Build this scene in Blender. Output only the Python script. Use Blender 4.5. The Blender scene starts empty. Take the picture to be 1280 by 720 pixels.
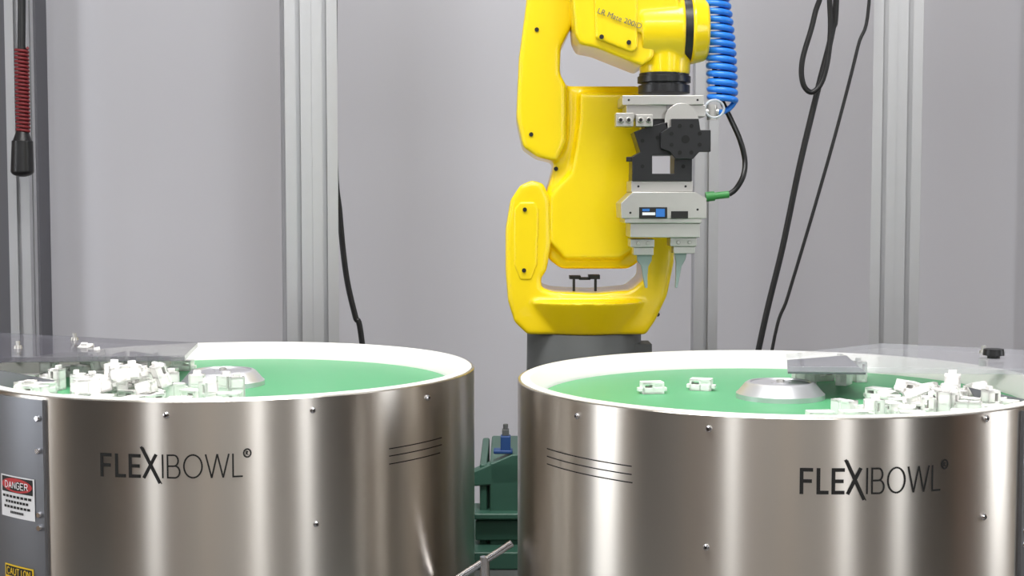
import bpy, bmesh, math, random
from mathutils import Vector, Matrix
random.seed(7)
sc = bpy.context.scene
try:
    sc.view_settings.view_transform = 'Standard'
except Exception: pass
F=1800.0; PITCH=math.radians(3.6); ZC=1.174
cp,sp=math.cos(PITCH),math.sin(PITCH)
def ray(u,v):
    a=(u-640)/F; b=-(v-360)/F
    return (a, cp+b*sp, -sp+b*cp)
def E(u,v,Y):
    """surveyed elevation point -> world metres at depth Y"""
    d=ray(u,v); t=Y/d[1]
    return Vector((d[0]*t, Y, ZC+d[2]*t))
def on_cyl(u,v,cx,cy,R):
    d=ray(u,v)
    A=d[0]**2+d[1]**2; B=-2*(d[0]*cx+d[1]*cy); C=cx*cx+cy*cy-R*R
    disc=max(B*B-4*A*C,0); t=(-B-math.sqrt(disc))/(2*A)
    x,y=d[0]*t,d[1]*t
    return math.atan2(x-cx, cy-y), ZC+d[2]*t

# ---------------- materials
def srgb(r,g,b):
    f=lambda c:(c/255/12.92 if c/255<=0.04045 else ((c/255+0.055)/1.055)**2.4)
    return (f(r),f(g),f(b),1)
def mat(name,col,rough=0.5,metal=0.0,noise=0.0,nscale=20,bump=0.0,**kw):
    m=bpy.data.materials.new(name); m.use_nodes=True
    nt=m.node_tree; p=nt.nodes['Principled BSDF']
    p.inputs['Base Color'].default_value=col
    p.inputs['Roughness'].default_value=rough
    p.inputs['Metallic'].default_value=metal
    for k,v in kw.items(): p.inputs[k.replace('_',' ')].default_value=v
    tc=nt.nodes.new('ShaderNodeTexCoord'); n=nt.nodes.new('ShaderNodeTexNoise')
    n.inputs['Scale'].default_value=nscale; n.inputs['Detail'].default_value=4
    nt.links.new(tc.outputs['Object'],n.inputs['Vector'])
    if noise>0:
        mx=nt.nodes.new('ShaderNodeMix'); mx.data_type='RGBA'
        mx.inputs['A'].default_value=tuple(c*(1-noise) for c in col[:3])+(1,)
        mx.inputs['B'].default_value=tuple(min(1,c*(1+noise)) for c in col[:3])+(1,)
        nt.links.new(n.outputs['Fac'],mx.inputs['Factor'])
        nt.links.new(mx.outputs['Result'],p.inputs['Base Color'])
    if bump>0:
        b=nt.nodes.new('ShaderNodeBump'); b.inputs['Strength'].default_value=bump; b.inputs['Distance'].default_value=0.001
        nt.links.new(n.outputs['Fac'],b.inputs['Height']); nt.links.new(b.outputs['Normal'],p.inputs['Normal'])
    return m
def emis(name,col,s):
    m=bpy.data.materials.new(name); m.use_nodes=True
    p=m.node_tree.nodes['Principled BSDF']
    p.inputs['Base Color'].default_value=(0.8,0.8,0.8,1)
    p.inputs['Emission Color'].default_value=col; p.inputs['Emission Strength'].default_value=s
    return m
def steel_mat():
    m=bpy.data.materials.new('brushed_stainless'); m.use_nodes=True
    nt=m.node_tree; p=nt.nodes['Principled BSDF']; L=nt.links
    p.inputs['Base Color'].default_value=(0.68,0.635,0.58,1)
    p.inputs['Metallic'].default_value=1
    p.inputs['Anisotropic'].default_value=0.9
    p.inputs['Anisotropic Rotation'].default_value=0.25
    tg=nt.nodes.new('ShaderNodeTangent'); tg.direction_type='RADIAL'; tg.axis='Z'
    L.new(tg.outputs[0],p.inputs['Tangent'])
    tc=nt.nodes.new('ShaderNodeTexCoord'); mp=nt.nodes.new('ShaderNodeMapping')
    mp.inputs['Scale'].default_value=(2,2,400)
    n=nt.nodes.new('ShaderNodeTexNoise'); n.inputs['Scale'].default_value=1; n.inputs['Detail'].default_value=2
    L.new(tc.outputs['Object'],mp.inputs['Vector']); L.new(mp.outputs[0],n.inputs['Vector'])
    mr=nt.nodes.new('ShaderNodeMapRange'); mr.inputs['To Min'].default_value=0.285; mr.inputs['To Max'].default_value=0.297
    L.new(n.outputs['Fac'],mr.inputs['Value']); L.new(mr.outputs[0],p.inputs['Roughness'])
    return m
STEEL=steel_mat()
M=dict(
 wall=mat('wall_paint',srgb(200,199,205),0.85,noise=0.03,nscale=1.5),
 wallwarm=mat('warm_wall_paint',srgb(158,136,110),0.85,noise=0.05,nscale=2),
 darkpanel=mat('dark_panel',srgb(98,98,104),0.6,noise=0.03,nscale=4),
 floor=mat('floor_resin',srgb(110,104,98),0.45,noise=0.08,nscale=6),
 ceil=mat('ceiling_paint',srgb(225,225,225),0.9,noise=0.02,nscale=4),
 alu=mat('anodised_aluminium',srgb(190,191,194),0.42,0.65,noise=0.03,nscale=30),
 slot=mat('slot_shadow_grey',srgb(120,120,124),0.6,0.4,noise=0.03),  # even grey of the narrow wall trim
 white=mat('white_hdpe',srgb(236,235,230),0.4,noise=0.01,nscale=9),
 green=mat('green_belt',srgb(88,170,118),0.42,noise=0.04,nscale=14),
 hub=mat('turned_aluminium',srgb(212,212,217),0.35,0.7,noise=0.03,nscale=40),
 part=mat('white_plastic',srgb(254,252,250),0.35,noise=0.005,nscale=50),
 black=mat('black_plastic',srgb(22,22,24),0.4,noise=0.1,nscale=40),
 ink=mat('etched_black',srgb(20,19,18),0.6,noise=0.05,nscale=40),
 yellow=mat('robot_yellow_paint',srgb(248,215,8),0.3,noise=0.02,nscale=6,Coat_Weight=0.35),
 grey=mat('cast_dark_grey',srgb(92,95,95),0.5,noise=0.05,nscale=30),
 tool=mat('machined_aluminium',srgb(196,194,190),0.35,0.75,noise=0.04,nscale=60),
 toolblk=mat('black_anodised',srgb(40,40,42),0.35,0.3,noise=0.1,nscale=60),
 finger=mat('finger_grey_green',srgb(140,158,154),0.4,0.2,noise=0.05,nscale=60),
 blue=mat('blue_hose',srgb(45,130,232),0.3,noise=0.05,nscale=40),
 bluelab=mat('blue_label',srgb(40,110,190),0.4,noise=0.05),
 valveblue=mat('dull_blue_plastic',srgb(36,72,128),0.5,noise=0.05),
 red=mat('red_plastic',srgb(190,35,40),0.45,noise=0.05),
 cord=mat('dark_red_cord',srgb(120,30,36),0.5,noise=0.1),
 yellab=mat('yellow_label',srgb(240,200,30),0.45,noise=0.02),
 label=mat('label_white',srgb(236,236,238),0.45,noise=0.02),
 mgreen=mat('machine_green',srgb(56,94,80),0.4,noise=0.08,nscale=12),
 cgreen=mat('connector_green',srgb(60,140,70),0.4,noise=0.05),
 chrome=mat('chrome',srgb(215,215,220),0.15,1.0,noise=0.02),
 brown=mat('walnut_cabinet',srgb(96,68,46),0.5,noise=0.2,nscale=5),
 dark=mat('dark_cabinet',srgb(38,34,32),0.5,noise=0.1,nscale=5),
 tube=mat('clear_tube',srgb(215,222,228),0.15,noise=0.02,Alpha=0.7),
)
M['acr']=mat('smoked_acrylic',srgb(112,110,120),0.06,noise=0.02,nscale=3,Alpha=0.6)
M['acr2']=mat('clear_acrylic',srgb(205,205,214),0.06,noise=0.02,nscale=3,Alpha=0.32)
M['darksteel']=mat('dull_steel_panel',srgb(126,128,134),0.38,0.8,noise=0.04,nscale=20)

# ---------------- mesh helpers
def box(bm,c,s,rot=None):
    m=Matrix.Translation(c)@(rot.to_4x4() if rot is not None else Matrix.Identity(4))@Matrix.Diagonal((s[0],s[1],s[2],1))
    bmesh.ops.create_cube(bm,size=1,matrix=m)
def cyl(bm,p0,p1,r0,r1=None,seg=32):
    p0=Vector(p0);p1=Vector(p1); r1=r0 if r1 is None else r1
    d=p1-p0; q=d.to_track_quat('Z','Y')
    m=Matrix.Translation((p0+p1)/2)@q.to_matrix().to_4x4()
    bmesh.ops.create_cone(bm,cap_ends=True,segments=seg,radius1=r0,radius2=r1,depth=d.length,matrix=m)
def ball(bm,c,r,sc3=(1,1,1)):
    bmesh.ops.create_uvsphere(bm,u_segments=24,v_segments=14,radius=r,matrix=Matrix.Translation(c)@Matrix.Diagonal((*sc3,1)))
def prism(bm,pts,Y0,Y1,Yref=None):
    Yr=Yref or (Y0+Y1)/2
    P=[E(u,v,Yr) for u,v in pts]
    a=[bm.verts.new((p.x,Y0,p.z)) for p in P]; b=[bm.verts.new((p.x,Y1,p.z)) for p in P]
    n=len(P); fs=[bm.faces.new(a),bm.faces.new(b[::-1])]
    for i in range(n):
        fs.append(bm.faces.new((a[i],b[i],b[(i+1)%n],a[(i+1)%n])))
    bmesh.ops.recalc_face_normals(bm,faces=bm.faces[:])
def rect(bm,u0,v0,u1,v1,Y,dep):
    a=E(u0,v0,Y); b=E(u1,v1,Y)
    box(bm,((a.x+b.x)/2,Y+dep/2,(a.z+b.z)/2),(abs(b.x-a.x),dep,abs(a.z-b.z)))
def plate(bm,pts,z0,z1):
    a=[bm.verts.new((x,y,z0)) for x,y in pts]; b=[bm.verts.new((x,y,z1)) for x,y in pts]; n=len(pts)
    bm.faces.new(a[::-1]); bm.faces.new(b)
    for i in range(n): bm.faces.new((a[i],a[(i+1)%n],b[(i+1)%n],b[i]))
    bmesh.ops.recalc_face_normals(bm,faces=bm.faces[:])
def lathe(bm,prof,c,seg=128,closed=True,t0=0,t1=2*math.pi):
    full=abs(t1-t0-2*math.pi)<1e-6
    n=seg if full else seg+1; rings=[]
    for i in range(n):
        t=t0+(t1-t0)*i/seg
        rings.append([bm.verts.new((c[0]+r*math.sin(t),c[1]-r*math.cos(t),z)) for r,z in prof])
    m=len(prof)
    for i in range(seg):
        A=rings[i];B=rings[(i+1)%n]
        for j in range(m if closed else m-1):
            k=(j+1)%m
            try: bm.faces.new((A[j],A[k],B[k],B[j]))
            except Exception: pass
    if not full and closed:
        bm.faces.new(rings[0]); bm.faces.new(rings[-1][::-1])
    bmesh.ops.recalc_face_normals(bm,faces=bm.faces[:])
def disc_lathe(bm,prof,c,seg=64):
    rings=[[bm.verts.new((c[0]+r*math.cos(2*math.pi*i/seg),c[1]+r*math.sin(2*math.pi*i/seg),z)) for i in range(seg)] for r,z in prof]
    for j in range(len(prof)-1):
        for i in range(seg):
            k=(i+1)%seg
            bm.faces.new((rings[j][i],rings[j][k],rings[j+1][k],rings[j+1][i]))
    bm.faces.new(rings[0][::-1]); bm.faces.new(rings[-1])
    bmesh.ops.recalc_face_normals(bm,faces=bm.faces[:])
def link(o,parent):
    sc.collection.objects.link(o)
    if parent is not None: o.parent=parent
    return o
def mk(name,bm,m,parent=None,bevel=0,seg=2,ang=35,origin=None):
    bm.normal_update()
    for f in bm.faces: f.smooth=True
    for e in bm.edges:
        if len(e.link_faces)==2:
            e.smooth = e.calc_face_angle(0)<math.radians(ang)
    me=bpy.data.meshes.new(name); 
    bm.to_mesh(me); bm.free()
    o=bpy.data.objects.new(name,me); me.materials.append(m); link(o,parent)
    if origin is not None:
        me.transform(Matrix.Translation(-Vector(origin))); o.location=origin
    if bevel>0:
        b=o.modifiers.new('bevel','BEVEL'); b.width=bevel; b.segments=seg; b.limit_method='ANGLE'; b.angle_limit=math.radians(40); b.harden_normals=True
    return o
def cast(name,bm,m,parent,voxel=0.003,it=8):
    o=mk(name,bm,m,parent)
    r=o.modifiers.new('cast','REMESH'); r.mode='VOXEL'; r.voxel_size=voxel; r.use_smooth_shade=True
    s=o.modifiers.new('soft','SMOOTH'); s.factor=0.5; s.iterations=it
    return o
def empty(name,loc=(0,0,0)):
    e=bpy.data.objects.new(name,None); e.empty_display_size=0.05; sc.collection.objects.link(e); return e
def tube(name,pts,r,m,parent=None,smooth=True,cyc=False):
    cu=bpy.data.curves.new(name,'CURVE'); cu.dimensions='3D'; cu.bevel_depth=r; cu.bevel_resolution=4; cu.use_fill_caps=True
    if smooth:
        P=[Vector(p) for p in pts]; Q=[]
        n=len(P)
        for i in range(n-1):
            p0=P[max(i-1,0)];p1=P[i];p2=P[i+1];p3=P[min(i+2,n-1)]
            for k in range(8):
                t=k/8
                Q.append(0.5*((2*p1)+(p2-p0)*t+(2*p0-5*p1+4*p2-p3)*t*t+(-p0+3*p1-3*p2+p3)*t**3))
        Q.append(P[-1]); pts=Q
    s=cu.splines.new('POLY'); s.points.add(len(pts)-1)
    for i,p in enumerate(pts): s.points[i].co=(*p,1)
    s.use_cyclic_u=cyc; s.use_smooth=True
    cu.materials.append(m)
    o=bpy.data.objects.new(name,cu); return link(o,parent)
NB=bmesh.new

# ---------------- room
def slab(name,c,s,m,parent=None,bevel=0):
    bm=NB(); box(bm,c,s); return mk(name,bm,m,parent,bevel)
XW=3.2; YB=-3.4; YF=3.45; H=3.0
slab('floor',(0,0,-0.05),(2*XW+0.4,YF-YB+0.4,0.1),M['floor'])
slab('ceiling',(0,0,H+0.05),(2*XW+0.4,7.3,0.1),M['ceil'])
slab('wall_front',(0,YF+0.05,H/2),(2*XW,0.1,H),M['wall'])
slab('wall_back',(0,YB-0.05,H/2),(2*XW,0.1,H),M['wallwarm'])
slab('wall_left',(-XW-0.05,0,H/2),(0.1,7.3,H),M['wallwarm'])
slab('wall_right',(XW+0.05,0,H/2),(0.1,7.3,H),M['wallwarm'])
slab('trim_1',(-1.42,YF-0.04,H/2),(0.63,0.08,H),M['darkpanel'])
slab('trim_2',(1.25,YF-0.015,H/2),(0.03,0.03,H),M['slot'])
PANEL_GLOW=emis('window_daylight',(0.92,0.96,1,1),7)  # emission of the added panels, mirrored as bright bands
def added_glow_panel(name,c,w,h,axis):  # framed glowing panels, added out of view for bright bands on the steel
    e=empty(name)
    bm=NB()
    s=(w,0.02,h) if axis=='x' else (0.02,w,h)
    box(bm,c,s); mk('pane',bm,PANEL_GLOW,e)
    bm=NB()
    for k in (-1,1):
        if axis=='x': box(bm,(c[0]+k*w/2,c[1],c[2]),(0.05,0.06,h+0.05))
        else: box(bm,(c[0],c[1]+k*w/2,c[2]),(0.06,0.05,h+0.05))
    for k in (-1,1):
        if axis=='x': box(bm,(c[0],c[1],c[2]+k*h/2),(w,0.06,0.05))
        else: box(bm,(c[0],c[1],c[2]+k*h/2),(0.06,w,0.05))
    mk('frame',bm,M['ceil'],e)
added_glow_panel('window_1',(1.75,YB+0.03,1.5),0.45,1.9,'x')
added_glow_panel('window_2',(-2.4,YB+0.03,1.5),0.5,1.9,'x')
added_glow_panel('window_3',(XW-0.03,-2.0,1.5),0.6,1.9,'y')
added_glow_panel('window_4',(-XW+0.03,1.3,1.5),0.7,1.9,'y')
added_glow_panel('window_5',(XW-0.03,1.4,1.5),0.5,1.9,'y')
def add_band_cabinet(loc,w,d,h,m,rotz=0):  # unseen, added so the bowl steel mirrors dark and brown bands
    e=empty('storage_cabinet')
    bm=NB(); box(bm,(0,0,h/2+0.03),(w,d,h-0.06)); b=mk('carcass',bm,m,e,0.004)
    bm=NB(); box(bm,(0,0,0.03),(w-0.04,d-0.04,0.06)); mk('plinth',bm,M['black'],e)
    bm=NB()
    for k in (-1,1):
        box(bm,(k*w/4,d/2+0.009,h/2+0.04),(w/2-0.01,0.018,h-0.12))
    mk('doors',bm,m,e,0.003)
    bm=NB()
    for k in (-1,1): cyl(bm,(k*0.04,d/2+0.035,h/2-0.1),(k*0.04,d/2+0.035,h/2+0.1),0.006,seg=12)
    mk('handles',bm,M['chrome'],e)
    e.location=loc; e.rotation_euler=(0,0,rotz)
add_band_cabinet((0.55,YB+0.25,0),1.0,0.45,2.3,M['dark'])
add_band_cabinet((-0.75,YB+0.25,0),0.45,0.45,2.2,M['dark'])
add_band_cabinet((-1.6,YB+0.25,0),0.7,0.45,2.2,M['brown'])
add_band_cabinet((2.6,YB+0.25,0),0.7,0.45,2.2,M['dark'])
add_band_cabinet((-XW+0.25,-0.4,0),1.5,0.45,2.3,M['dark'],-math.pi/2)
add_band_cabinet((-XW+0.25,-2.2,0),0.6,0.45,2.2,M['brown'],-math.pi/2)
add_band_cabinet((XW-0.25,-0.5,0),1.2,0.45,2.3,M['dark'],math.pi/2)
add_band_cabinet((XW-0.25,0.65,0),0.5,0.45,2.2,M['brown'],math.pi/2)
LAMP=emis('luminaire_diffuser',(1,0.98,0.95,1),3)
for i,(x,y,w,d,P) in enumerate([(-0.2,1.3,1.8,0.6,48),(0.0,-1.2,2.2,0.6,58),(0.3,2.75,0.9,0.3,7)]):
    e=empty('ceiling_light')
    bm=NB(); box(bm,(x,y,H-0.03),(w+0.06,d+0.06,0.06)); mk('housing',bm,M['ceil'],e)
    bm=NB(); box(bm,(x,y,H-0.065),(w,d,0.01)); mk('diffuser',bm,LAMP,e)
    ld=bpy.data.lights.new('lamp','AREA'); ld.shape='RECTANGLE'; ld.size=w; ld.size_y=d; ld.energy=P; ld.color=(1,0.99,0.975)
    lo=bpy.data.objects.new('lamp',ld); lo.location=(x,y,H-0.08); link(lo,e)

# ---------------- aluminium profiles
def profile_pts(nx,ny,c):
    W=nx*c;D=ny*c; sw=0.0044; dp=0.012; uw=0.0095
    def side(L,n):
        out=[(0,0)]
        for i in range(n):
            m=(i+0.5)*c
            out+=[(m-sw,0),(m-sw,0.003),(m-uw,0.003),(m-uw*0.6,dp),(m+uw*0.6,dp),(m+uw,0.003),(m+sw,0.003),(m+sw,0)]
            if i<n-1: out+=[(m+c/2-0.0008,0),(m+c/2-0.0008,0.0012),(m+c/2+0.0008,0.0012),(m+c/2+0.0008,0)]
        return out
    P=[]
    P+=[(-W/2+s,-D/2+t) for s,t in side(W,nx)]
    P+=[(W/2-t,-D/2+s) for s,t in side(D,ny)]
    P+=[(W/2-s,D/2-t) for s,t in side(W,nx)]
    P+=[(-W/2+t,D/2-s) for s,t in side(D,ny)]
    return P
def profile(name,nx,ny,c,L,loc,rotz=0,horizontal=False):
    bm=NB(); plate(bm,profile_pts(nx,ny,c),0,L)
    o=mk(name,bm,M['alu'])
    o.location=loc
    o.rotation_euler=(0,math.pi/2,0) if horizontal else (0,0,rotz)
    return o
TOPZ=2.15
profile('aluminium_profile_post',2,2,0.05,TOPZ,(-0.396,2.82,0),math.radians(14))
profile('aluminium_profile_post',2,2,0.046,TOPZ,(0.751,2.82,0),math.radians(-16))
profile('aluminium_profile_post',1,1,0.05,TOPZ,(0.408,3.05,0))
profile('aluminium_profile_post',1,1,0.045,TOPZ,(-1.035,3.05,0))
profile('aluminium_profile_beam',1,1,0.05,1.5,(-0.55,2.82,TOPZ+0.026),0,True)
profile('aluminium_profile_beam',1,1,0.05,2.1,(-1.15,3.05,TOPZ+0.026),0,True)

# ---------------- worktable
TZ=0.60
e=empty('machine_table')
bm=NB(); box(bm,(0,2.0,TZ-0.02),(1.5,1.3,0.04)); mk('top',bm,M['grey'],e,0.003)
bm=NB()
for x in (-0.7,0.7):
    for y in (1.4,2.6):
        box(bm,(x,y,(TZ-0.04)/2),(0.07,0.07,TZ-0.04))
for y in (1.4,2.6): box(bm,(0,y,0.2),(1.4,0.05,0.05)); box(bm,(0,y,TZ-0.07),(1.4,0.05,0.06))
for x in (-0.7,0.7): box(bm,(x,2.0,0.2),(0.05,1.2,0.05)); box(bm,(x,2.0,TZ-0.07),(0.05,1.2,0.06))
mk('frame',bm,M['mgreen'],e,0.003)
e=empty('robot_pedestal')
bm=NB()
box(bm,(0.115,2.37,0.68),(0.30,0.26,0.156))
box(bm,(0.105,2.37,0.614),(0.40,0.36,0.028))
box(bm,(-0.045,2.37,0.69),(0.012,0.25,0.13))
prism(bm,[(590,588),(640,566),(660,566),(660,602),(648,602),(590,606)],2.24,2.27)
prism(bm,[(604,606),(648,602),(648,640),(604,640)],2.265,2.29)
rect(bm,592,642,660,650,2.22,0.08); rect(bm,594,650,660,676,2.235,0.06)
mk('body',bm,M['mgreen'],e,0.003)

# ---------------- feeder bowls
RT=0.95
def vec_letters():
    def arc(cx,cy,rx,ry,a0,a1,n=14): return [(cx+rx*math.cos(math.radians(a0+(a1-a0)*i/n)),cy+ry*math.sin(math.radians(a0+(a1-a0)*i/n))) for i in range(n+1)]
    th,tn=0.14,0.07
    G=[]; x=0
    def add(strokes,w,t):
        nonlocal x
        for s in strokes: G.append(([(x+a,b) for a,b in s],t))
        x+=w
    add([[(0.07,0),(0.07,1)],[(0,0.93),(0.6,0.93)],[(0,0.5),(0.55,0.5)]],0.78,th)
    add([[(0.07,0),(0.07,1)],[(0,0.07),(0.55,0.07)]],0.70,th)
    add([[(0.07,0),(0.07,1)],[(0,0.93),(0.6,0.93)],[(0,0.5),(0.55,0.5)],[(0,0.07),(0.6,0.07)]],0.74,th)
    add([[(0.0,0),(0.62,1)]],0,th)
    add([[(-0.12,1.32),(0.78,-0.22)]],0,th*0.8)
    add([[(-0.02,1.3),(0.88,-0.24)]],0.88,tn*0.6)
    add([[(0.05,0),(0.05,1)]],0.25,tn)
    add([[(0.04,0),(0.04,1)],[(0,0.97),(0.35,0.97)]+arc(0.35,0.74,0.2,0.23,90,-90)+[(0,0.51)],[(0.35,0.51)]+arc(0.38,0.27,0.24,0.25,90,-90)+[(0,0.03)]],0.80,tn)
    add([arc(0.45,0.5,0.43,0.48,0,360,28)],1.05,tn)
    add([[(0,1),(0.28,0),(0.55,1),(0.82,0),(1.1,1)]],1.25,tn)
    add([[(0.04,0),(0.04,1)],[(0,0.03),(0.5,0.03)]],0.6,tn)
    add([arc(0.12,1.0,0.17,0.17,0,360,18)],0,tn)
    add([[(0.06,0.92),(0.06,1.09),(0.16,1.06),(0.08,1.0),(0.17,0.92)]],0.3,tn*0.6)
    return G,x
GL,GW=vec_letters()
def ribbon(bm,pts,w,fn):
    for (a,b),(c,d) in zip(pts[:-1],pts[1:]):
        L=math.hypot(c-a,d-b)
        if L<1e-9: continue
        nx,ny=-(d-b)/L*w/2,(c-a)/L*w/2
        n=max(1,int(abs(c-a)/0.004)); prev=None
        for i in range(n+1):
            t=i/n; s0=a+(c-a)*t; t0=b+(d-b)*t
            v1=bm.verts.new(fn(s0+nx,t0+ny)); v2=bm.verts.new(fn(s0-nx,t0-ny))
            if prev: bm.faces.new((prev[0],v1,v2,prev[1]))
            prev=(v1,v2)
def bowl(cx,cy,R,uL,uR,vc,h,screws,lines,panel,hubdx):
    e=empty('parts_feeder_bowl')
    c=(0,0)
    def P(r,th,z): return Vector((r*math.sin(th),-r*math.cos(th),z))
    bm=NB(); lathe(bm,[(R,0.635),(R,RT-0.001),(R-0.001,RT),(R-0.0025,RT),(R-0.003,RT-0.001),(R-0.003,0.635)],c,192); mk('steel_shell',bm,STEEL,e)
    bm=NB(); disc_lathe(bm,[(R-0.03,TZ),(R-0.03,0.625),(R-0.006,0.634),(R-0.006,0.645)],c,96); mk('foot',bm,M['black'],e)
    bm=NB(); lathe(bm,[(R-0.0035,RT-0.04),(R-0.0035,RT+0.0005),(R-0.006,RT+0.002),(R-0.013,RT+0.002),(R-0.0165,RT),(R-0.028,RT-0.018),(R-0.030,RT-0.021),(R-0.030,RT-0.04)],c,192); mk('white_rim',bm,M['white'],e)
    bm=NB(); disc_lathe(bm,[(R-0.0305,RT-0.04),(R-0.0305,RT-0.022)],c,128); mk('green_disc',bm,M['green'],e)
    zg=RT-0.022; hc=(hubdx,-0.012)
    bm=NB(); disc_lathe(bm,[(0.054,zg),(0.054,zg+0.006),(0.052,zg+0.0075),(0.043,zg+0.018),(0.040,zg+0.020),(0.037,zg+0.020),(0.036,zg+0.0185),(0.012,zg+0.0185),(0.012,zg+0.0195),(0.002,zg+0.0195)],hc,96); mk('hub_cap',bm,M['hub'],e)
    bm=NB(); disc_lathe(bm,[(0.005,zg+0.0195),(0.005,zg+0.0225),(0.004,zg+0.023)],hc,6); mk('hub_bolt',bm,M['tool'],e)
    t0,_=on_cyl(uL,vc,cx,cy,R); t1,_=on_cyl(uR,vc,cx,cy,R); _,zc=on_cyl((uL+uR)/2,vc,cx,cy,R)
    arcw=(t1-t0)*R; k=arcw/GW
    bm=NB()
    for pts,w in GL:
        ribbon(bm,[(a*k,(b-0.5)*h) for a,b in pts],w*h,lambda s,t:P(R+0.0005,t0+s/R,zc+t))
    mk('lettering',bm,M['ink'],e)
    bm=NB()
    for (ua,ub,vv) in lines:
        a,_=on_cyl(ua,vv,cx,cy,R); b,_=on_cyl(ub,vv,cx,cy,R); _,z=on_cyl((ua+ub)/2,vv,cx,cy,R)
        ribbon(bm,[(a*R,0),(b*R,0)],0.0013,lambda s,t:P(R+0.0005,s/R,z+t))
    mk('stripes',bm,M['ink'],e)
    bm=NB()
    for u,v in screws:
        th,z=on_cyl(u,v,cx,cy,R)
        cyl(bm,P(R-0.001,th,z),P(R+0.002,th,z),0.0038,0.0034,20)
        cyl(bm,P(R+0.002,th,z),P(R+0.0032,th,z),0.0034,0.0022,20)
    mk('screws',bm,M['chrome'],e)
    bm=NB()
    for u,v in screws:
        th,z=on_cyl(u,v,cx,cy,R); cyl(bm,P(R+0.003,th,z),P(R+0.0036,th,z),0.0014,seg=6)
    mk('screw_sockets',bm,M['black'],e)
    u,side=panel
    th,_=on_cyl(u,600,cx,cy,R)
    a,b=(th-1.3,th) if side<0 else (th,th+1.3)
    Rp=R+0.004
    bm=NB(); lathe(bm,[(R,0.66),(Rp,0.66),(Rp,RT-0.004),(R,RT-0.004)],c,48,True,a,b); mk('access_panel',bm,M['darksteel'],e)
    bm=NB()
    for z in (0.925,0.888,0.815,0.80,0.72):
        tt=th+side*0.022
        cyl(bm,P(Rp-0.001,tt,z),P(Rp+0.003,tt,z),0.004,0.003,16)
    mk('panel_screws',bm,M['chrome'],e)
    e.location=(cx,cy,0)
    return e
LX,LY,LR=-0.372,1.895,0.322
RX,RY,RR=0.330,1.772,0.323
bowl(LX,LY,LR,126,314,583,0.0265,[(208,519),(391,513),(534,497),(395,655)],[(486,552,555),(486,552,564),(486,550,574)],(58,-1),-0.008)
bowl(RX,RY,RR,1000,1184,601,0.027,[(722,520),(886,536),(1232,523),(883,684),(1229,646)],[(684,790,574),(684,790,584),(684,791,594)],(1274,1),0.0)

# ---------------- warning stickers on left panel
def sticker(name,u0,v0,u1,v1,cx,cy,R,build):
    e=empty(name)
    a,_=on_cyl(u0,(v0+v1)/2,cx,cy,R); b,_=on_cyl(u1,(v0+v1)/2,cx,cy,R)
    um=(u0+u1)/2
    _,zt=on_cyl(um,v0,cx,cy,R); _,zb=on_cyl(um,v1,cx,cy,R)
    def patch(nm,s0,t0,s1,t1,m,off):
        bm=NB(); n=8; prev=None
        for i in range(n+1):
            th=a+(b-a)*(s0+(s1-s0)*i/n); r=R+off
            q=[bm.verts.new((cx+r*math.sin(th),cy-r*math.cos(th),zb+(zt-zb)*t)) for t in (t0,t1)]
            if prev: bm.faces.new((prev[0],q[0],q[1],prev[1]))
            prev=q
        mk(nm,bm,m,e)
    def oval(nm,s,t,rs,rt,m,off):
        bm=NB(); r=R+off; vs=[]
        for i in range(24):
            g=2*math.pi*i/24; th=a+(b-a)*(s+rs*math.cos(g))
            vs.append(bm.verts.new((cx+r*math.sin(th),cy-r*math.cos(th),zb+(zt-zb)*(t+rt*math.sin(g)))))
        bm.faces.new(vs); mk(nm,bm,m,e)
    def word(nm,txt,s0,s1,t0,t1,m,off):
        ST={'D':[[(0,0),(0,1),(.6,1),(1,.7),(1,.3),(.6,0),(0,0)]],'A':[[(0,0),(.5,1),(1,0)],[(.2,.35),(.8,.35)]],'N':[[(0,0),(0,1),(1,0),(1,1)]],
            'G':[[(1,.85),(.7,1),(.25,1),(0,.7),(0,.3),(.25,0),(.75,0),(1,.2),(1,.5),(.6,.5)]],'E':[[(1,1),(0,1),(0,0),(1,0)],[(0,.5),(.8,.5)]],
            'R':[[(0,0),(0,1),(.8,1),(1,.8),(.8,.5),(0,.5)],[(.5,.5),(1,0)]],'C':[[(1,.85),(.7,1),(.25,1),(0,.7),(0,.3),(.25,0),(.75,0),(1,.2)]],
            'U':[[(0,1),(0,.2),(.3,0),(.7,0),(1,.2),(1,1)]],'T':[[(0,1),(1,1)],[(.5,1),(.5,0)]],'I':[[(.5,0),(.5,1)]],'O':[[(.3,0),(0,.3),(0,.7),(.3,1),(.7,1),(1,.7),(1,.3),(.7,0),(.3,0)]]}
        n=len(txt); cw=(s1-s0)/n; bm=NB(); r=R+off; arcw=(b-a)*R; hh=zt-zb
        for i,chh in enumerate(txt):
            for st in ST[chh]:
                pts=[((s0+cw*(i+0.72*p))*arcw,(t0+(t1-t0)*q)*hh) for p,q in st]
                ribbon(bm,pts,0.0011,lambda s,t:Vector((cx+r*math.sin(a+s/R),cy-r*math.cos(a+s/R),zb+t)))
        mk(nm,bm,m,e)
    build(patch,oval,word)
def danger(patch,oval,word):
    patch('backing',0,0,1,1,M['label'],0.0008)
    patch('header',0.04,0.60,0.96,0.97,M['ink'],0.0012)
    oval('red_oval',0.5,0.785,0.45,0.17,M['red'],0.0016)
    word('danger_word','DANGER',0.17,0.87,0.71,0.86,M['label'],0.0021)
    for k,(s,t) in enumerate([(0.06,0.94),(0.15,0.85),(0.10,0.90),(0.3,0.7)]):
        n=8
        for j in range(n):
            x0=s+(t-s)*j/n
            patch('text_mark',x0,0.47-k*0.125,x0+(t-s)/n*0.8,0.53-k*0.125,M['ink'],0.0012)
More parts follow.
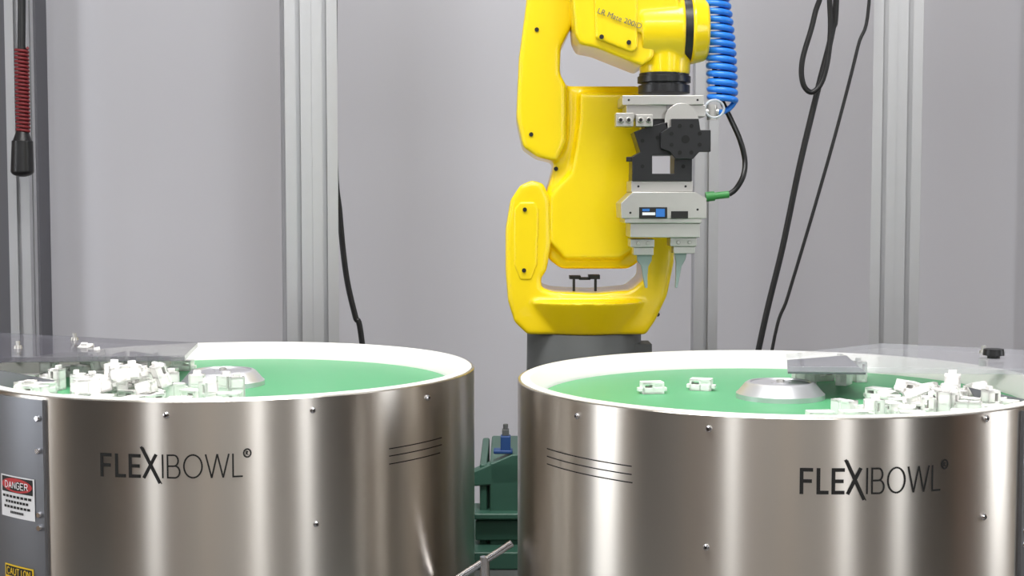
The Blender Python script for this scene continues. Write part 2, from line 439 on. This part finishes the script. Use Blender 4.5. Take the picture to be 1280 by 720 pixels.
def caution(patch,oval,word):
    patch('backing',0,0,1,1,M['yellab'],0.0008)
    patch('header',0.04,0.68,0.96,0.96,M['ink'],0.0012)
    word('caution_word','CAUTION',0.1,0.93,0.73,0.91,M['yellab'],0.0016)
    for k in range(3): patch('text_mark',0.1,0.45-k*0.16,0.9,0.52-k*0.16,M['ink'],0.0012)
sticker('warning_sticker',3,596,44,648,LX,LY,LR+0.004,danger)
sticker('warning_sticker',8,708,43,752,LX,LY,LR+0.004,caution)

# ---------------- acrylic covers
def cover(pts,post_xy,steelpts,knobs,defl,am):
    e=empty('acrylic_bowl_cover')
    bm=NB(); plate(bm,pts,RT+0.012,RT+0.019); mk('acrylic_sheet',bm,M[am],e,0.0008)
    if steelpts:
        bm=NB(); plate(bm,steelpts,RT+0.009,RT+0.0118); mk('steel_bracket',bm,M['darksteel'],e)
    bm=NB()
    for x,y in post_xy:
        cyl(bm,(x,y,RT+0.0022),(x,y,RT+0.012),0.006,seg=20)
        cyl(bm,(x,y,RT+0.019),(x,y,RT+0.023),0.006,0.005,seg=20); cyl(bm,(x,y,RT+0.023),(x,y,RT+0.029),0.003,seg=8)
    mk('spacers',bm,M['tool'],e)
    if knobs:
        bm=NB()
        for x,y in knobs:
            cyl(bm,(x,y,RT+0.019),(x,y,RT+0.023),0.008,seg=24); cyl(bm,(x,y,RT+0.023),(x,y,RT+0.031),0.0135,0.0125,seg=28)
        mk('knob',bm,M['black'],e)
    bm=NB()
    P=[Vector(p) for p in defl]; off=Vector((0.0,0.0025,0))
    a=[bm.verts.new(p) for p in P]; b=[bm.verts.new(p+off) for p in P]; n=len(P)
    bm.faces.new(a);bm.faces.new(b[::-1])
    for i in range(n): bm.faces.new((a[i],b[i],b[(i+1)%n],a[(i+1)%n]))
    bmesh.ops.recalc_face_normals(bm,faces=bm.faces[:])
    mk('deflector_plate',bm,M['darksteel'],e)
cover([(-0.80,1.83),(-0.425,1.86),(-0.445,2.03),(-0.55,2.075),(-0.80,2.19)],[(-0.672,1.95),(-0.63,2.065)],None,None,
      [(-0.655,1.80,RT+0.009),(-0.575,1.80,RT-0.006),(-0.59,1.80,RT-0.018),(-0.655,1.80,RT-0.0175)],'acr')
cover([(0.335,1.742),(0.70,1.705),(0.70,1.93),(0.52,2.02),(0.36,1.885)],[(0.622,1.89),(0.642,1.74)],[(0.337,1.75),(0.43,1.74),(0.45,1.93),(0.36,1.875)],[(0.615,1.83)],
      [(0.53,1.66,RT+0.004),(0.626,1.66,RT-0.0165),(0.62,1.66,RT-0.0215),(0.545,1.66,RT-0.0215)],'acr2')

# ---------------- plastic parts
def part(bm,Mx):
    def b(c,s):
        bmesh.ops.create_cube(bm,size=1,matrix=Mx@Matrix.Scale(1.15,4)@Matrix.Translation(c)@Matrix.Diagonal((*s,1)))
    w,d,h=0.024,0.016,0.013; t=0.0026
    b((0,0,t/2),(w,d,t))
    for k in (-1,1):
        b((k*(w/2-t/2),0,h/2),(t,d,h))
        b((0,k*(d/2-t/2),0.0035),(w,t,0.007))
        b((0,k*(d/2-t/2),h-t/2),(w,t,t))
        b((k*(w/2+0.002),0,h*0.35),(0.004,d*0.5,0.004))
    b((0,0,h/2),(t,d,h))
    b((w*0.25,0,h*0.72),(w*0.4,d*0.9,h*0.5))
    b((-w*0.25,0,h-0.001),(0.009,d,0.002))
def pile(name,spots):
    bm=NB()
    for x,y,z,r in spots:
        k=random.choice([0,0,0,1,2]) if r is None else 0
        rot=Matrix.Rotation(random.uniform(0,6.28) if r is None else r,4,'Z')
        tilt=Matrix.Identity(4)
        if k==1: tilt=Matrix.Translation((0,0,0.0138))@Matrix.Rotation(math.pi/2,4,'Y')
        if k==2: tilt=Matrix.Translation((0,0,0.0092))@Matrix.Rotation(math.pi/2,4,'X')
        if z>RT-0.02 : tilt=tilt@Matrix.Rotation(random.uniform(-0.4,0.4),4,'X')@Matrix.Rotation(random.uniform(-0.4,0.4),4,'Y')
        part(bm,Matrix.Translation((x,y,z))@rot@tilt)
    mk(name,bm,M['part'],None,0.0004,1,origin=(spots[0][0],spots[0][1],RT-0.022))
ZG=RT-0.0219
def scatter(cx,cy,R,regions):
    out=[]
    for (x0,x1,y0,y1,n,z,dmin) in regions:
        tries=0;m=0
        while m<n and tries<4000:
            tries+=1
            x=random.uniform(x0,x1);y=random.uniform(y0,y1)
            if math.hypot(x-cx,y-cy)>R-0.052 or math.hypot(x-cx+(0.008 if cx<0 else 0),y-cy+0.012)<0.074: continue
            if any(abs(zz-z)<0.006 and math.hypot(x-a,y-b)<dmin for a,b,zz,_ in out): continue
            out.append((x,y,z,None)); m+=1
    return out
L=scatter(LX,LY,LR,[(-0.64,-0.46,1.93,2.09,16,ZG,0.026),(-0.655,-0.45,1.75,1.95,16,ZG,0.027),(-0.53,-0.33,1.63,1.80,24,ZG,0.025),(-0.51,-0.43,1.68,1.78,10,ZG+0.014,0.022),(-0.48,-0.44,1.69,1.75,3,ZG+0.027,0.021),(-0.60,-0.5,1.93,2.03,5,ZG+0.014,0.023)])
pile('plastic_connector_pile',L)
Rr=scatter(RX,RY,RR,[(0.37,0.50,1.54,1.64,10,ZG,0.027),(0.44,0.575,1.56,1.74,24,ZG,0.026),(0.46,0.55,1.60,1.70,6,ZG+0.014,0.024),(0.38,0.47,1.88,1.97,7,ZG,0.028)])
Rr+=[(0.176,1.80,ZG,0.15),(0.242,1.83,ZG,-0.3),(0.334,1.55,ZG,0.1)]
pile('plastic_connector_pile',Rr)

# ---------------- robot arm
rob=empty('robot_arm')
Y0=2.37
s=lambda px,Y=Y0: px*Y/F
B=E(730,412,Y0)
bm=NB(); disc_lathe(bm,[(0.105,0.76),(0.105,0.775),(0.096,0.78),(0.094,B.z-0.006),(0.092,B.z-0.001)],(B.x,Y0),64)
a=E(797,430,Y0); box(bm,(a.x+0.004,Y0-0.02,a.z-0.03),(0.03,0.06,0.07))
mk('base',bm,M['grey'],rob,0.001)
bm=NB()
prism(bm,[(659,413),(643,398),(635,372),(632,335),(632,285),(638,250),(650,232),(664,226),(678,230),(686,248),(688,300),(682,335),(675,345),(676,356),(690,361),(740,363),(785,359),(800,346),(801,300),(812,288),(828,288),(836,300),(836,325),(828,365),(814,395),(802,413)],Y0-0.08,Y0+0.08)
c=E(731,413,Y0); c2=E(731,372,Y0); cyl(bm,c,c2,s(71),s(92),48)
cast('shoulder_casting',bm,M['yellow'],rob,0.003,14)
bm=NB()
prism(bm,[(642,262),(650,252),(668,252),(674,262),(672,330),(664,350),(650,350),(642,330)],Y0-0.082,Y0-0.07)
cast('shoulder_cover',bm,M['yellow'],rob,0.002,9)
bm=NB()
prism(bm,[(684,322),(680,292),(682,240),(690,212),(697,180),(700,111),(796,111),(803,130),(803,302),(796,324),(782,334),(700,334)],Y0-0.065,Y0+0.065)
prism(bm,[(684,300),(684,245),(712,215),(722,150),(722,120),(796,120),(800,300),(770,322),(705,322)],Y0-0.078,Y0+0.078)
prism(bm,[(664,-60),(656,20),(648,80),(645,150),(653,186),(670,198),(694,204),(706,180),(706,111),(698,98),(699,66),(713,38),(722,-10),(722,-60)],Y0-0.085,Y0+0.085)
cast('upper_arm',bm,M['yellow'],rob,0.003,22)
bm=NB()
prism(bm,[(704,-80),(712,0),(716,50),(722,62),(742,66),(797,88),(812,78),(812,-60),(780,-85)],2.19,2.35,2.27)
cast('forearm',bm,M['yellow'],rob,0.003,12)
bm=NB(); prism(bm,[(742,-30),(744,48),(790,66),(797,60),(797,-30)],2.183,2.2,2.19); cast('forearm_cover',bm,M['yellow'],rob,0.002,6)
YW=2.23
pw=lambda px: px*YW/F
def wx(u): return E(u,38,YW)
bm=NB()
cyl(bm,wx(799),wx(853),pw(41),pw(43),48)
cyl(bm,E(831,60,YW),E(831,94,YW),pw(33),pw(31),40)
box(bm,(E(815,0,YW).x,YW,E(815,8,YW).z),(pw(60),0.09,0.09))
cast('wrist_housing',bm,M['yellow'],rob,0.0025,6)
bm=NB(); cyl(bm,wx(850),wx(868),pw(39.5),seg=48); mk('wrist_seal',bm,M['black'],rob)
bm=NB(); cyl(bm,wx(862),wx(884),pw(42.5),pw(37),48); mk('wrist_cap',bm,M['yellow'],rob,0.006,4)
bm=NB()
for v0,v1,r in [(92,96,31),(96,104,33),(104,107,28),(107,117,32)]:
    cyl(bm,E(830,v0,YW),E(830,v1,YW),pw(r),seg=48)
mk('tool_flange',bm,M['toolblk'],rob,0.0006)
bm=NB()
for u,v,Y in [(671,37,Y0-0.085),(664,168,Y0-0.085),(695,211,Y0-0.068),(656,262,Y0-0.083),(655,338,Y0-0.083),(645,393,Y0-0.07),(822,393,Y0-0.07),(786,53,2.182),(752,46,2.182),(752,385,Y0-0.09),(700,385,Y0-0.085)]:
    p=E(u,v,Y); cyl(bm,p+Vector((0,0.008,0)),p+Vector((0,-0.002,0)),0.0034,seg=16)
mk('bolts',bm,M['toolblk'],rob)
bm=NB(); rect(bm,712,345,726,349,Y0-0.05,0.03); rect(bm,736,344,750,349,Y0-0.05,0.03); rect(bm,724,347,738,350,Y0-0.05,0.02); rect(bm,716,349,719,364,Y0-0.045,0.01); rect(bm,743,349,746,364,Y0-0.045,0.01)
mk('hose_clip',bm,M['black'],rob)
tx=bpy.data.curves.new('arm_lettering','FONT'); tx.body='LR Mate 200iD'; tx.size=0.0115; tx.extrude=0.0003; tx.materials.append(M['grey'])
to=bpy.data.objects.new('arm_lettering',tx); to.location=E(746,16,2.18); to.rotation_euler=(math.pi/2,math.radians(20),0); link(to,rob)

# ---------------- gripper
g=empty('robotic_gripper'); YG=2.18
bm=NB()
rect(bm,778,119,880,131,YG,0.10); rect(bm,783,131,834,149,YG+0.01,0.08); rect(bm,858,131,882,146,YG+0.005,0.05)
rect(bm,789,226,866,240,YG,0.09)
prism(bm,[(790,240),(868,240),(882,248),(882,273),(776,273),(775,254)],YG-0.012,YG+0.09,YG)
rect(bm,781,273,877,279,YG-0.01,0.1); rect(bm,788,279,875,297,YG-0.005,0.09)
mk('body',bm,M['tool'],g,0.0012)
bm=NB()
rect(bm,770,141,792,158,YG-0.012,0.03); rect(bm,795,143,816,158,YG-0.012,0.03)
for u in (776,786,801,811):
    p=E(u,150,YG-0.012); cyl(bm,p+Vector((0,0.002,0)),p-Vector((0,0.006,0)),0.0052,0.0045,6)
p=E(852,150,YG-0.004); cyl(bm,p,p+Vector((0,0.006,0)),s(21,YG),seg=40)
mk('air_fittings',bm,M['tool'],g,0.0008)
bm=NB()
for u in (776,786,801,811):
    p=E(u,150,YG-0.0185); cyl(bm,p+Vector((0,0.002,0)),p-Vector((0,0.0006,0)),0.0026,seg=12)
for u,v in ((786,125),(872,125),(798,233),(857,233),(788,266),(872,262)):
    yy=YG-0.0005 if v<240 else YG-0.0125
    p=E(u,v,yy); cyl(bm,p+Vector((0,0.002,0)),p,0.0018,seg=12)
mk('fitting_bores',bm,M['black'],g)
bm=NB()
rect(bm,806,149,862,166,YG+0.012,0.06)
prism(bm,[(792,165),(812,158),(835,152),(835,194),(815,194),(815,226),(790,226),(790,196),(800,190)],YG-0.004,YG+0.06,YG)
rect(bm,843,190,865,226,YG-0.004,0.06); rect(bm,790,217,865,226.5,YG-0.004,0.064); rect(bm,812,184,865,194,YG-0.004,0.05)
rect(bm,783,196,792,202,YG,0.01)
mk('bracket',bm,M['toolblk'],g,0.001)
bm=NB()
prism(bm,[(825,166),(838,158),(838,149),(872,149),(874,163),(887,163),(887,190),(873,190),(865,199),(843,199),(836,190),(825,186)],YG-0.014,YG+0.012,YG)
mk('hexagonal_bracket',bm,M['toolblk'],g,0.001)
bm=NB()
for i in range(8):
    t=math.pi*2*(i+.5)/8; p=E(857+19*math.cos(t),174+18*math.sin(t),YG-0.0145); cyl(bm,p+Vector((0,.002,0)),p-Vector((0,.0005,0)),0.0030,seg=16)
p=E(857,174,YG-0.0145); cyl(bm,p+Vector((0,.002,0)),p-Vector((0,.0005,0)),0.006,seg=20)
for u,v in ((803,176),(822,172),(803,208),(854,208)):
    p=E(u,v,YG-0.0045); cyl(bm,p+Vector((0,.002,0)),p-Vector((0,.0005,0)),0.003,seg=16)
mk('bracket_bores',bm,mat('bore_black',srgb(6,6,6),0.8,noise=0.05),g)
bm=NB(); rect(bm,799,259,834,273,YG-0.0135,0.002); mk('nameplate',bm,M['ink'],g,0.0006)
bm=NB(); rect(bm,820,261,831,271,YG-0.0142,0.001); rect(bm,803,261,812,264,YG-0.0142,0.001); mk('nameplate_logo',bm,M['bluelab'],g)
bm=NB(); rect(bm,803,265.5,819,269,YG-0.0142,0.001); mk('nameplate_text',bm,M['label'],g)
bm=NB(); rect(bm,839,264,860,273,YG-0.0135,0.002); mk('rating_label',bm,M['ink'],g)
bm=NB()
rect(bm,788,299,818,309,YG+0.01,0.05); rect(bm,792,309,817,319,YG+0.014,0.035)
rect(bm,838,297,871,308,YG+0.01,0.05); rect(bm,842,308,869,317,YG+0.014,0.035)
for u,v in ((798,304),(810,304),(848,303),(862,303)):
    p=E(u,v,YG+0.01); cyl(bm,p+Vector((0,.002,0)),p-Vector((0,.003,0)),0.003,seg=12)
mk('jaws',bm,M['tool'],g,0.001)
bm=NB()
prism(bm,[(798,319),(817,318),(816,327),(812,334),(811,345),(811,361),(808,361),(805,345),(803,333),(798,327)],YG+0.02,YG+0.030,YG)
prism(bm,[(845,317),(861,316),(859,325),(854,334),(852,345),(849,361),(846,361),(847,345),(847,330)],YG+0.02,YG+0.030,YG)
mk('fingers',bm,M['finger'],g,0.001)
bm=NB(); q=E(911,243,YG+0.02)
cyl(bm,E(882,246,YG+.02),E(893,245,YG+.02),0.0075,seg=20); cyl(bm,E(893,245,YG+.02),q,0.0055,seg=20)
mk('sensor_plug',bm,M['cgreen'],g)
tube('sensor_cable',[E(911,243,YG+.02),E(920,236,YG+.02),E(929,220,YG+.02),E(931,200,YG+.03),E(925,175,YG+.03),E(913,148,YG+.04),E(900,120,YG+.05),E(893,85,YG+.07)],0.0042,M['black'],g)
bm=NB(); cyl(bm,E(880,140,YG+.02),E(898,140,YG+.02),0.006,seg=16); cyl(bm,E(890,131,YG+.02),E(890,150,YG+.02),0.008,seg=16); mk('elbow_fitting',bm,M['tool'],g)
lp=[]
for i in range(40):
    t=i/39*4*math.pi; p=E(893+12*math.cos(t),136+11*math.sin(t),YG+.01+0.0006*i); lp.append(p)
tube('air_tube',lp,0.0019,M['tube'],g,False)

# coiled hose
h=empty('coiled_air_hose')
pts=[]; top=E(884,-50,YG+.05); bot=E(903,126,YG+.04); N=18
for i in range(N*24+1):
    t=i/(N*24); c=top.lerp(bot,t)+Vector((0.006*math.sin(t*3.1),0,0)); a=2*math.pi*t*N
    pts.append(c+Vector((0.0195*math.cos(a),0.0195*math.sin(a),0)))
tube('coil',pts,0.0048,M['blue'],h,False)
tube('tail',[pts[-1],E(915,132,YG+.04),E(908,138,YG+.04),E(898,141,YG+.02)],0.0042,M['blue'],h)
tube('lead',[pts[0],E(880,-58,YG+.06),E(860,-66,YG+.08),E(820,-50,YG+.08)],0.0042,M['blue'],h)

# ---------------- hanging cables
def cable(name,l,Y,r,floorx=None,top=True):
    P=[E(u,v,Y) for u,v in l]
    if top: P=[Vector((P[0].x+0.01,Y,TOPZ))]+P
    if floorx is not None: P+= [Vector((floorx,Y-0.0,0.45)),Vector((floorx-0.02,Y,0.05)),Vector((floorx-0.1,Y,0.008))]
    return tube(name,P,r,M['black'])
cable('hanging_cable',[(1046,-20),(1040,40),(1024,105),(1000,205),(978,310),(948,438)],2.775,0.0060,floorx=0.40)
cable('hanging_cable',[(1088,-20),(1072,60),(1045,165),(1015,270),(985,370),(965,438)],2.765,0.0033,floorx=0.44)
tube('hanging_cable',[Vector((E(1030,-60,2.75).x,2.79,TOPZ)),E(1030,-60,2.75),E(1018,20,2.75),E(1003,75,2.75),E(1004,105,2.75),E(1016,115,2.75),E(1030,95,2.75),E(1038,40,2.75),E(1036,-60,2.75),Vector((E(1040,-60,2.75).x,2.79,TOPZ))],0.0052,M['black'])
cable('hanging_cable',[(418,150),(425,270),(433,345),(444,395),(453,432)],2.95,0.006,floorx=-0.27)
e=empty('pendant_switch')
pts=[]; a=E(27,60,2.95); b=E(29,164,2.95); N=22
for i in range(N*12+1):
    t=i/(N*12); c=a.lerp(b,t); w=2*math.pi*t*N
    pts.append(c+Vector((0.012*math.cos(w),0.012*math.sin(w),0)))
tube('coiled_cord',pts,0.0030,M['cord'],e,False)
tube('cord_core',[Vector((a.x,3.0,TOPZ)),a,b],0.008,M['black'],e,False)
bm=NB(); p=E(28,164,2.95); q=E(28,214,2.95)
cyl(bm,p,E(28,178,2.95),0.012,0.02,28); cyl(bm,E(28,176,2.95),q,0.021,0.023,28); ball(bm,q,0.023,(1,1,0.5))
mk('plug',bm,M['black'],e,0.001)

# ---------------- things in the gap
e=empty('linkage_rod')
tube('rod',[E(570,724,1.74),E(640,679,1.74)],0.0045,M['chrome'],e,False)
bm=NB(); p=E(606,704,1.74); cyl(bm,(p.x,p.y,TZ),(p.x,p.y,p.z+0.008),0.006,seg=16); cyl(bm,(p.x,p.y,TZ),(p.x,p.y,TZ+0.006),0.016,seg=20); mk('stand',bm,M['chrome'],e)
e=empty('pneumatic_valve')
bm=NB(); zt=E(630,566,2.255).z; p=E(632,560,2.255); box(bm,(p.x,2.255,zt+0.014),(0.016,0.022,0.028)); box(bm,(p.x-0.004,2.255,zt+0.003),(0.03,0.026,0.006)); mk('body',bm,M['valveblue'],e,0.002)
bm=NB(); box(bm,(p.x,2.255,zt+0.033),(0.011,0.014,0.010)); cyl(bm,(p.x,2.255,zt+0.038),(p.x,2.255,zt+0.046),0.004,seg=12); mk('coil_cap',bm,M['grey'],e,0.001)

# ---------------- world + camera
w=bpy.data.worlds.new('World'); sc.world=w; w.use_nodes=True
w.node_tree.nodes['Background'].inputs[0].default_value=(0.8,0.85,0.9,1); w.node_tree.nodes['Background'].inputs[1].default_value=0.4
cam=bpy.data.cameras.new('camera'); cam.lens=F/1280*36; cam.sensor_width=36
co=bpy.data.objects.new('camera',cam); co.location=(0,0,ZC); co.rotation_euler=(math.pi/2-PITCH,0,0)
sc.collection.objects.link(co); sc.camera=co
